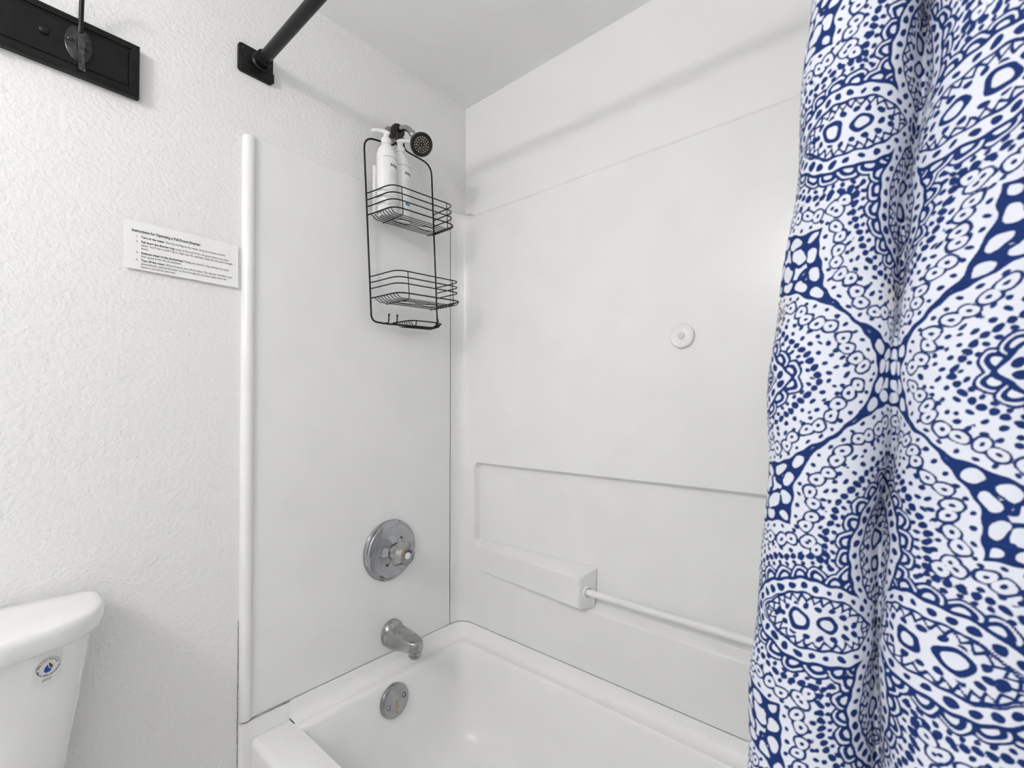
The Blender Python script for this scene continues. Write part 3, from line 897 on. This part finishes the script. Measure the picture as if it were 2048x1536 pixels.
def oval(cx, rx_f, rx_b, ry, z, n=40):
    return [(cx + (rx_f if math.cos(t) > 0 else rx_b) * math.cos(t), TYC + ry * math.sin(t), z) for t in [2 * math.pi * k / n for k in range(n)]]


MB().loft([oval(.34, .17, .20, .11, 0), oval(.34, .16, .19, .10, .06), oval(.36, .17, .20, .10, .18), oval(.41, .24, .25, .16, .30), oval(.44, .27, .30, .185, .38), oval(.44, .275, .31, .19, .405)], cap0=True, cap1=True).build('bowl', 'porcelain', to, angle=60)
MB().loft([oval(.46, .265, .20, .185, .405), oval(.46, .27, .21, .19, .415), oval(.46, .27, .21, .19, .440), oval(.46, .255, .20, .178, .452), oval(.46, .10, .08, .07, .456)], cap0=True, cap1=True).build('seat_lid', 'porcelain', to, angle=60)


def tank_x(y, z):
    r = plan_ring(*tank_sec(z), z, 3.0, 400)
    fr_ = sorted([(p[1], p[0]) for p in r if p[0] > .063])
    return float(np.interp(y, [a for a, _ in fr_], [b for _, b in fr_]))


stk = thing('water_label', 'round blue drop efficiency sticker on the toilet tank', 'sticker', (0.2, -1.19, .79))
SCY, SCZ = -1.1850, .8010


def onto(a, b, off):
    a, b = a * 1.2, b * 1.2
    return (tank_x(SCY + a, SCZ + b) + off, SCY + a, SCZ + b)



def poly_patch(pts, off, mb=None):
    mb = mb or MB()
    return mb.add([onto(a, b, off) for a, b in pts], [tuple(range(len(pts)))])


w2, h2 = .0155, .0195
MB().loft([[onto(a, b, .0004) for a in np.linspace(-w2, w2, 9)] for b in (-h2 - .004, -.006, .006, h2)], closed=False).build('film', 'sticker', stk)
rr = .0138
for r_in in (rr,):
    MB().loft([[onto(r_in * math.cos(t) * .97, r_in * math.sin(t) + .003, .0007), onto((r_in - .0005) * math.cos(t) * .97, (r_in - .0005) * math.sin(t) + .003, .0007)] for t in [2 * math.pi * k / 48 for k in range(49)]], closed=False, flip=True).build('ring', 'ink_grey', stk)
drop = [(-.0010, .0085), (.0026, .0060), (.0046, .0024), (.0040, -.0010), (.0012, -.0018)]
poly_patch([(.0002, .0092), (.0032, .0058), (.0050, .0024), (.0044, -.0008), (.0022, -.0002), (.0008, .0030)], .0008).build('leaf_mark', 'olive', stk, smooth=False)
poly_patch([(-.0008, .0068), (-.0036, .0032), (-.0050, -.0004), (-.0044, -.0036), (-.0018, -.0056), (.0012, -.0054), (.0030, -.0036), (.0036, -.0014), (.0012, -.0004), (-.0002, .0024)], .0008).build('drop_mark', 'blue', stk, smooth=False)


def ring_text(s, size, radius, a_mid, step, top):
    mb = MB()
    for i, ch in enumerate(s):
        if ch == ' ': continue
        k = i - (len(s) - 1) / 2
        ang = math.radians(a_mid - k * step if top else a_mid + k * step)
        t = text_geo(ch, size, .00006); wd = width(t)
        rot = ang - math.pi / 2 if top else ang + math.pi / 2
        c, s_ = math.cos(rot), math.sin(rot)
        px, py = radius * math.cos(ang), radius * math.sin(ang) + .003
        mb.add([onto(px + (a - wd / 2) * c - b * s_, py + (a - wd / 2) * s_ + b * c, .0008) for a, b in t[0]], t[1])
    return mb


ring_text('WaterSense', .0048, .0092, 90, 16.5, True).build('lettering', 'ink', stk, smooth=False)
ring_text('Meets EPA Criteria', .0029, .0128, 270, 8.6, False).build('lettering', 'ink_grey', stk, smooth=False)
fp = MB()
for k, (a, b) in enumerate(((-.006, .004), (-.007, .003))):
    poly_patch([(a, -.0150 - .002 * k), (b, -.0150 - .002 * k), (b, -.0142 - .002 * k), (a, -.0142 - .002 * k)], .0007, fp)
fp.build('fine_print', 'ink_grey', stk, smooth=False)

# ------------------------------------------------------------------ vanity light on the front wall (the lamp of the room)
vl = thing('vanity_light', 'wall-mounted vanity light bar with two frosted globe bulbs', 'wall lamp', (.82, ROOM_Y, 2.20))
MB().box((.64, ROOM_Y, 2.165), (1.00, ROOM_Y + .045, 2.265)).build('back_bar', 'chrome', vl, bevel=.006)
for k in range(2):
    x = .765 + .11 * k
    MB().lathe([(.032, .045), (.034, .050), (.030, .070), (.026, .075)], (x, ROOM_Y, 2.215), (0, 1, 0), 24).build('socket', 'chrome', vl)
    pr = [(.016, .072)]
    for j in range(1, 9):
        t = math.pi * (1 - j / 9.0) * .88
        pr.append((.031 * math.sin(t), .118 - .031 * math.cos(t)))
    pr.append((.002, .149))
    MB().lathe(pr, (x, ROOM_Y, 2.215), (0, 1, 0), 16).build('bulb', 'bulb', vl)
    lt = bpy.data.lights.new('bulb_light', 'POINT'); lt.energy = BULB; lt.shadow_soft_size = .033; lt.use_soft_falloff = False; lt.color = (1.0, 0.985, 0.965)
    lo = bpy.data.objects.new('bulb_light', lt); COL.objects.link(lo); lo.parent = vl
    lo.location = (x - .82, .118, .015)


# ------------------------------------------------------------------ shower curtain
def circ(x, y, cx, cy, r): return np.hypot(x - cx, y - cy) - r


def mandala(u, v):
    """signed distance (cm) to the blue print; negative inside the ink. u, v in cm from a medallion centre."""
    P = 41.0
    # hand-drawn wobble
    uu = u + .10 * np.sin(v * 1.9 + u * .7) + .06 * np.sin(v * 4.1 - u * 2.3)
    vv = v + .10 * np.sin(u * 1.7 - v * .6) + .06 * np.sin(u * 4.3 + v * 1.9)
    a1, b1 = uu - P * np.round(uu / P), vv - P * np.round(vv / P)
    a2, b2 = uu - P / 2 - P * np.round((uu - P / 2) / P), vv - P / 2 - P * np.round((vv - P / 2) / P)
    near = np.hypot(a1, b1) < np.hypot(a2, b2)
    a, b = np.abs(np.where(near, a1, a2)), np.abs(np.where(near, b1, b2))
    x, y = np.minimum(a, b), np.maximum(a, b)
    f = np.full(x.shape, 9.0)

    def ink(s): np.minimum(f, s, out=f)
    def white(s): np.maximum(f, -s, out=f)
    c, R, y0 = 3.70, 7.05, 6.0                    # petal
    cb, Rb, yb = 2.64, 10.44, 8.2                 # outline of the medallion
    ci, Ri, yi = 3.30, 5.55, 5.80                 # inner leaf
    rl, rb, ri = np.hypot(x + c, y - y0), np.hypot(x + cb, y - yb), np.hypot(x + ci, y - yi)
    dl, db, di = rl - R, rb - Rb, ri - Ri

    def along(cc, rad, yc, step, start=0.5, skip=0.0, n_side=None):
        """points along a circle arc inside the octant y >= x >= 0"""
        out = []; lo = -1.45; hi = math.acos(min(1, cc / rad))
        n = int((hi - lo) * rad / step)
        for k in range(-2, n + 3):
            t = hi - (k + start) * step / rad
            px, py = -cc + rad * math.cos(t), yc + rad * math.sin(t)
            if px > -.3 and py > px - .9: out.append((px, py, t))
        return out
    # star fields between the medallions
    for px, py, t in along(cb, Rb + 1.55, yb, 2.3, .35):
        ink(circ(x, y, px, py, .95)); white(circ(x, y, px + .12 * math.cos(t), py + .12 * math.sin(t), .62))
    m = P / 4
    ink(circ(x, y, m, m, .42))
    for ax, ay in ((m - 1.5, m + 1.5), (m - 2.9, m + 2.9)):
        ink(circ(x, y, ax, ay, .30))
    for ax, ay in ((m - .8, m + 3.9), (m - 3.6, m + 1.6)):
        ink(circ(x, y, ax, ay, .26))
    ink(circ(x, y, 0, P / 2, .45))
    # blue border with white tulip blobs
    ink(np.maximum(db - 1.25, -db))
    for i, (px, py, t) in enumerate(along(cb, Rb + .66, yb, 1.75, .45)):
        e = .30 if i % 2 else -.25
        tx, ty = -math.sin(t), math.cos(t)
        q = np.hypot((x - px) * math.cos(t) + (y - py) * math.sin(t), ((x - px) * tx + (y - py) * ty) / 1.45) - .43
        white(q); white(circ(x, y, px + tx * e + .15 * math.cos(t), py + ty * e + .15 * math.sin(t), .40))
    # inside of the medallion is white again
    white(db)
    for px, py, t in along(cb, Rb - .40, yb, .95, .3): ink(circ(x, y, px, py, .16))
    # peanut shapes with eyes
    for i, (px, py, t) in enumerate(along(cb, Rb - 1.35, yb, 2.05, .55)):
        ta = t + math.pi / 2 + (.45 if i % 2 else -.35); dx, dy = math.cos(ta) * .46, math.sin(ta) * .46
        for s in (-1, 1): ink(circ(x, y, px + s * dx, py + s * dy, .60))
        for s in (-1, 1): white(circ(x, y, px + s * dx, py + s * dy, .46))
        for s in (-1, 1): ink(circ(x, y, px + s * dx, py + s * dy, .14))
    for px, py, t in along(cb, Rb - 2.20, yb, .80, .1): ink(circ(x, y, px, py, .18))
    # chain of beads
    for i, (px, py, t) in enumerate(along(c, R + 1.95, y0, .64, .5)): ink(circ(x, y, px, py, .26))
    for px, py, t in along(c, R + 1.42, y0, .72, .9): ink(circ(x, y, px, py, .17))
    for px, py, t in along(c, R + 2.62, y0, .95, .4): ink(np.maximum(circ(x, y, px, py, .19), db + 2.45))
    for px, py, t in along(c, R + 3.2, y0, 1.2, .8): ink(np.maximum(circ(x, y, px, py, .15), db + 2.45))
    # scallops round each petal
    for px, py, t in along(c, R + .30, y0, 1.45, .5):
        ink(circ(x, y, px, py, 0.98)); white(circ(x, y, px, py, .82)); ink(circ(x, y, px, py, .62)); white(circ(x, y, px, py, .36))
    ink(np.maximum(dl - .26, -dl))
    # petal
    white(dl)
    for i, (px, py, t) in enumerate(along(c, R - .52, y0, .98, .55)):
        ink(circ(x, y, px, py, (.30 if i % 3 else .34) if py > 6.2 else (.20 if i % 2 else .25)))
    ink(np.maximum(np.maximum(dl + 1.02, -(di - .34)), np.where(y > yi, 8.2 - y, y - 3.2)))
    ink(np.abs(dl + 1.08) - .055)
    ink(np.abs(di) - .085)
    tt = np.arctan2(y - yi, x + ci) * Ri
    zig = np.abs(np.mod(tt / .74, 1.0) - .5) * 2
    ink(np.maximum(np.abs(-di - .14 - zig * .52) * .66 - .085, np.maximum(di, -di - .85)))
    for px, py, t in along(ci, Ri - .98, yi, .90, .25):
        ink(np.maximum(circ(x, y, px, py, .24), di + .6))
    for ry, r1, r2 in ((7.0, .86, .54), (4.9, .74, .44)):
        q = np.hypot(x, y - ry); white(q - r1 - .22); ink(np.maximum(q - r1, r2 - q))
    ink(circ(x, y, 0, 8.35, .24)); ink(np.maximum(np.abs(x) - .10, np.abs(y - 9.0) - .26))
    ink(circ(x, y, 0, 3.6, .22))
    ink(circ(x, y, 0, 0, .42))
    return np.clip(f, -.35, .35)


def make_curtain():
    # plan of the folds at mid height, relative to the pinched valley; Y is towards the back wall
    ctrl = [(.030, -.752), (-.010, -.744), (-.045, -.745), (-.072, -.754), (-.088, -.774), (-.0885, -.795), (-.078, -.815), (-.058, -.8265), (-.036, -.829), (-.016, -.8215), (-.006, -.806), (-.0020, -.792), (0.0, -.787), (.0020, -.792), (.006, -.808), (.016, -.824), (.034, -.834), (.058, -.840), (.080, -.838), (.096, -.828), (.102, -.812), (.106, -.786), (.112, -.778), (.119, -.786), (.124, -.815), (.136, -.842), (.155, -.850), (.172, -.838), (.180, -.810), (.186, -.782), (.194, -.776), (.202, -.788), (.208, -.818), (.222, -.842), (.240, -.842), (.254, -.82), (.258, -.79)]
    dense = np.array(spline(ctrl, 24)); seg = np.hypot(*np.diff(dense, axis=0).T); arc = np.concatenate([[0], np.cumsum(seg)])
    i0 = np.argmin(np.hypot(dense[:, 0], dense[:, 1] + .787)); arc -= arc[i0]
    s = grid_lines([(arc[0], -.165, 30), (-.165, .190, 330), (.190, arc[-1], 90)])
    zz = grid_lines([(.10, .84, 210), (.84, 1.72, 780), (1.72, 2.150, 110)])
    px, py = np.interp(s, arc, dense[:, 0]), np.interp(s, arc, dense[:, 1])
    S, Z = np.meshgrid(s, zz); PXg, PYg = np.meshgrid(px, zz)[0], np.meshgrid(py, zz)[0]
    # the fabric fans out below the rod; the valley leans to the left going down
    sx = np.interp(zz, [.1, .9, 1.2, 1.5, 1.65, 2.15], [1.06, 1.03, 1.0, .95, .86, .70])[:, None]
    xv = np.interp(zz, [.1, .92, 1.023, 1.288, 1.504, 1.65, 2.15], [1.293, 1.3105, 1.3165, 1.3290, 1.3475, 1.3545, 1.385])[:, None]
    X = xv + PXg * sx
    X = np.minimum(X, 1.61)
    front = -.829
    near = np.exp(-(np.abs(S) / .035) ** 2)
    relax = .50 * np.exp(-((Z - 1.285) / .055) ** 2) - .10 * np.sin(Z * 17)
    Y = PYg + (front - PYg) * near * np.clip(relax, -.2, .7)
    # the right-hand fold swells towards the room lower down
    swell = np.exp(-((S - .095) / .06) ** 2)
    Y -= .010 * swell * np.interp(Z, [.8, 1.1, 1.6], [1.3, 1.0, .2])
    Y += np.interp(zz, [.1, .45, .95, 1.3, 1.8, 2.15], [-.060, -.058, -.008, 0, .012, .030])[:, None]
    X += .0022 * np.sin(Z * 21 + S * 30) + .0012 * np.sin(Z * 47 - S * 60)
    Y += .0016 * np.sin(Z * 26 + S * 45 + 1.0)
    U = np.where(S > 0, S * 90.0, S * 100.0) + .7
    V = (Z - 1.4880) * 100.0
    shear = np.where(S > 0, -1.8 * np.exp(-((S - .02) / .05) ** 2) + 1.0 * smooth01((S - .06) / .08), 0) * np.interp(Z, [1.1, 1.5], [-.6, 1.0])
    E_ = mandala(U, (V - shear * smooth01(S / .02)) * (41.0 / 40.2))
    # faint yellow stains in the cloth
    sta = .55 * np.exp(-((U + 1.2) / 1.2) ** 2 - ((Z - 1.352) / .012) ** 2) + .50 * np.exp(-((U + 11.2) / 1.0) ** 2 - ((Z - 1.345) / .018) ** 2)
    nz_, ns = X.shape
    vs = np.stack([X, Y, Z], -1).reshape(-1, 3)
    root = thing('shower_curtain', 'blue and white medallion print fabric shower curtain hanging from the rod', 'shower curtain', (1.40, -.80, 0.10))
    base = np.array(ROOT[root.name])
    me = bpy.data.meshes.new('cloth')
    r, c = np.meshgrid(np.arange(nz_ - 1), np.arange(ns - 1), indexing='ij'); i = (r * ns + c).ravel()
    quads = np.stack([i, i + 1, i + ns + 1, i + ns], -1).astype(np.int32)
    me.vertices.add(len(vs)); me.vertices.foreach_set('co', (vs - base).astype(np.float32).ravel())
    me.loops.add(quads.size); me.loops.foreach_set('vertex_index', quads.ravel())
    me.polygons.add(len(quads)); me.polygons.foreach_set('loop_start', np.arange(0, quads.size, 4, dtype=np.int32))
    me.update(calc_edges=True)
    a = me.attributes.new('print_edge', 'FLOAT', 'POINT'); a.data.foreach_set('value', E_.astype(np.float32).ravel())
    a = me.attributes.new('stain', 'FLOAT', 'POINT'); a.data.foreach_set('value', sta.astype(np.float32).ravel())
    uvl = me.uv_layers.new(name='fabric'); uv = np.stack([U, V], -1).reshape(-1, 2)[quads.ravel()]
    uvl.data.foreach_set('uv', uv.astype(np.float32).ravel())
    me.materials.append(M['curtain']); me.shade_smooth()
    ob = bpy.data.objects.new('cloth', me); COL.objects.link(ob); ob.parent = root
    ROOT[ob.name] = ROOT[root.name]
    # top hem and hooks on the rod
    for k, ss in enumerate(np.linspace(-.10, .45, 7)):
        j = int(np.argmin(np.abs(s - ss))); x, y = X[-1, j], Y[-1, j]
        pts = [(x + .0 * k, ROD_Y + .021 * math.cos(t), ROD_Z - .002 + .021 * math.sin(t)) for t in np.linspace(math.radians(-60), math.radians(240), 20)]
        pts = pts[::-1] + [(x, (y + ROD_Y) / 2 + .004, 2.155), (x, y, 2.142)]
        MB().tube(pts, .0016, 8).build('ring', 'chrome', root)
    return root


make_curtain()
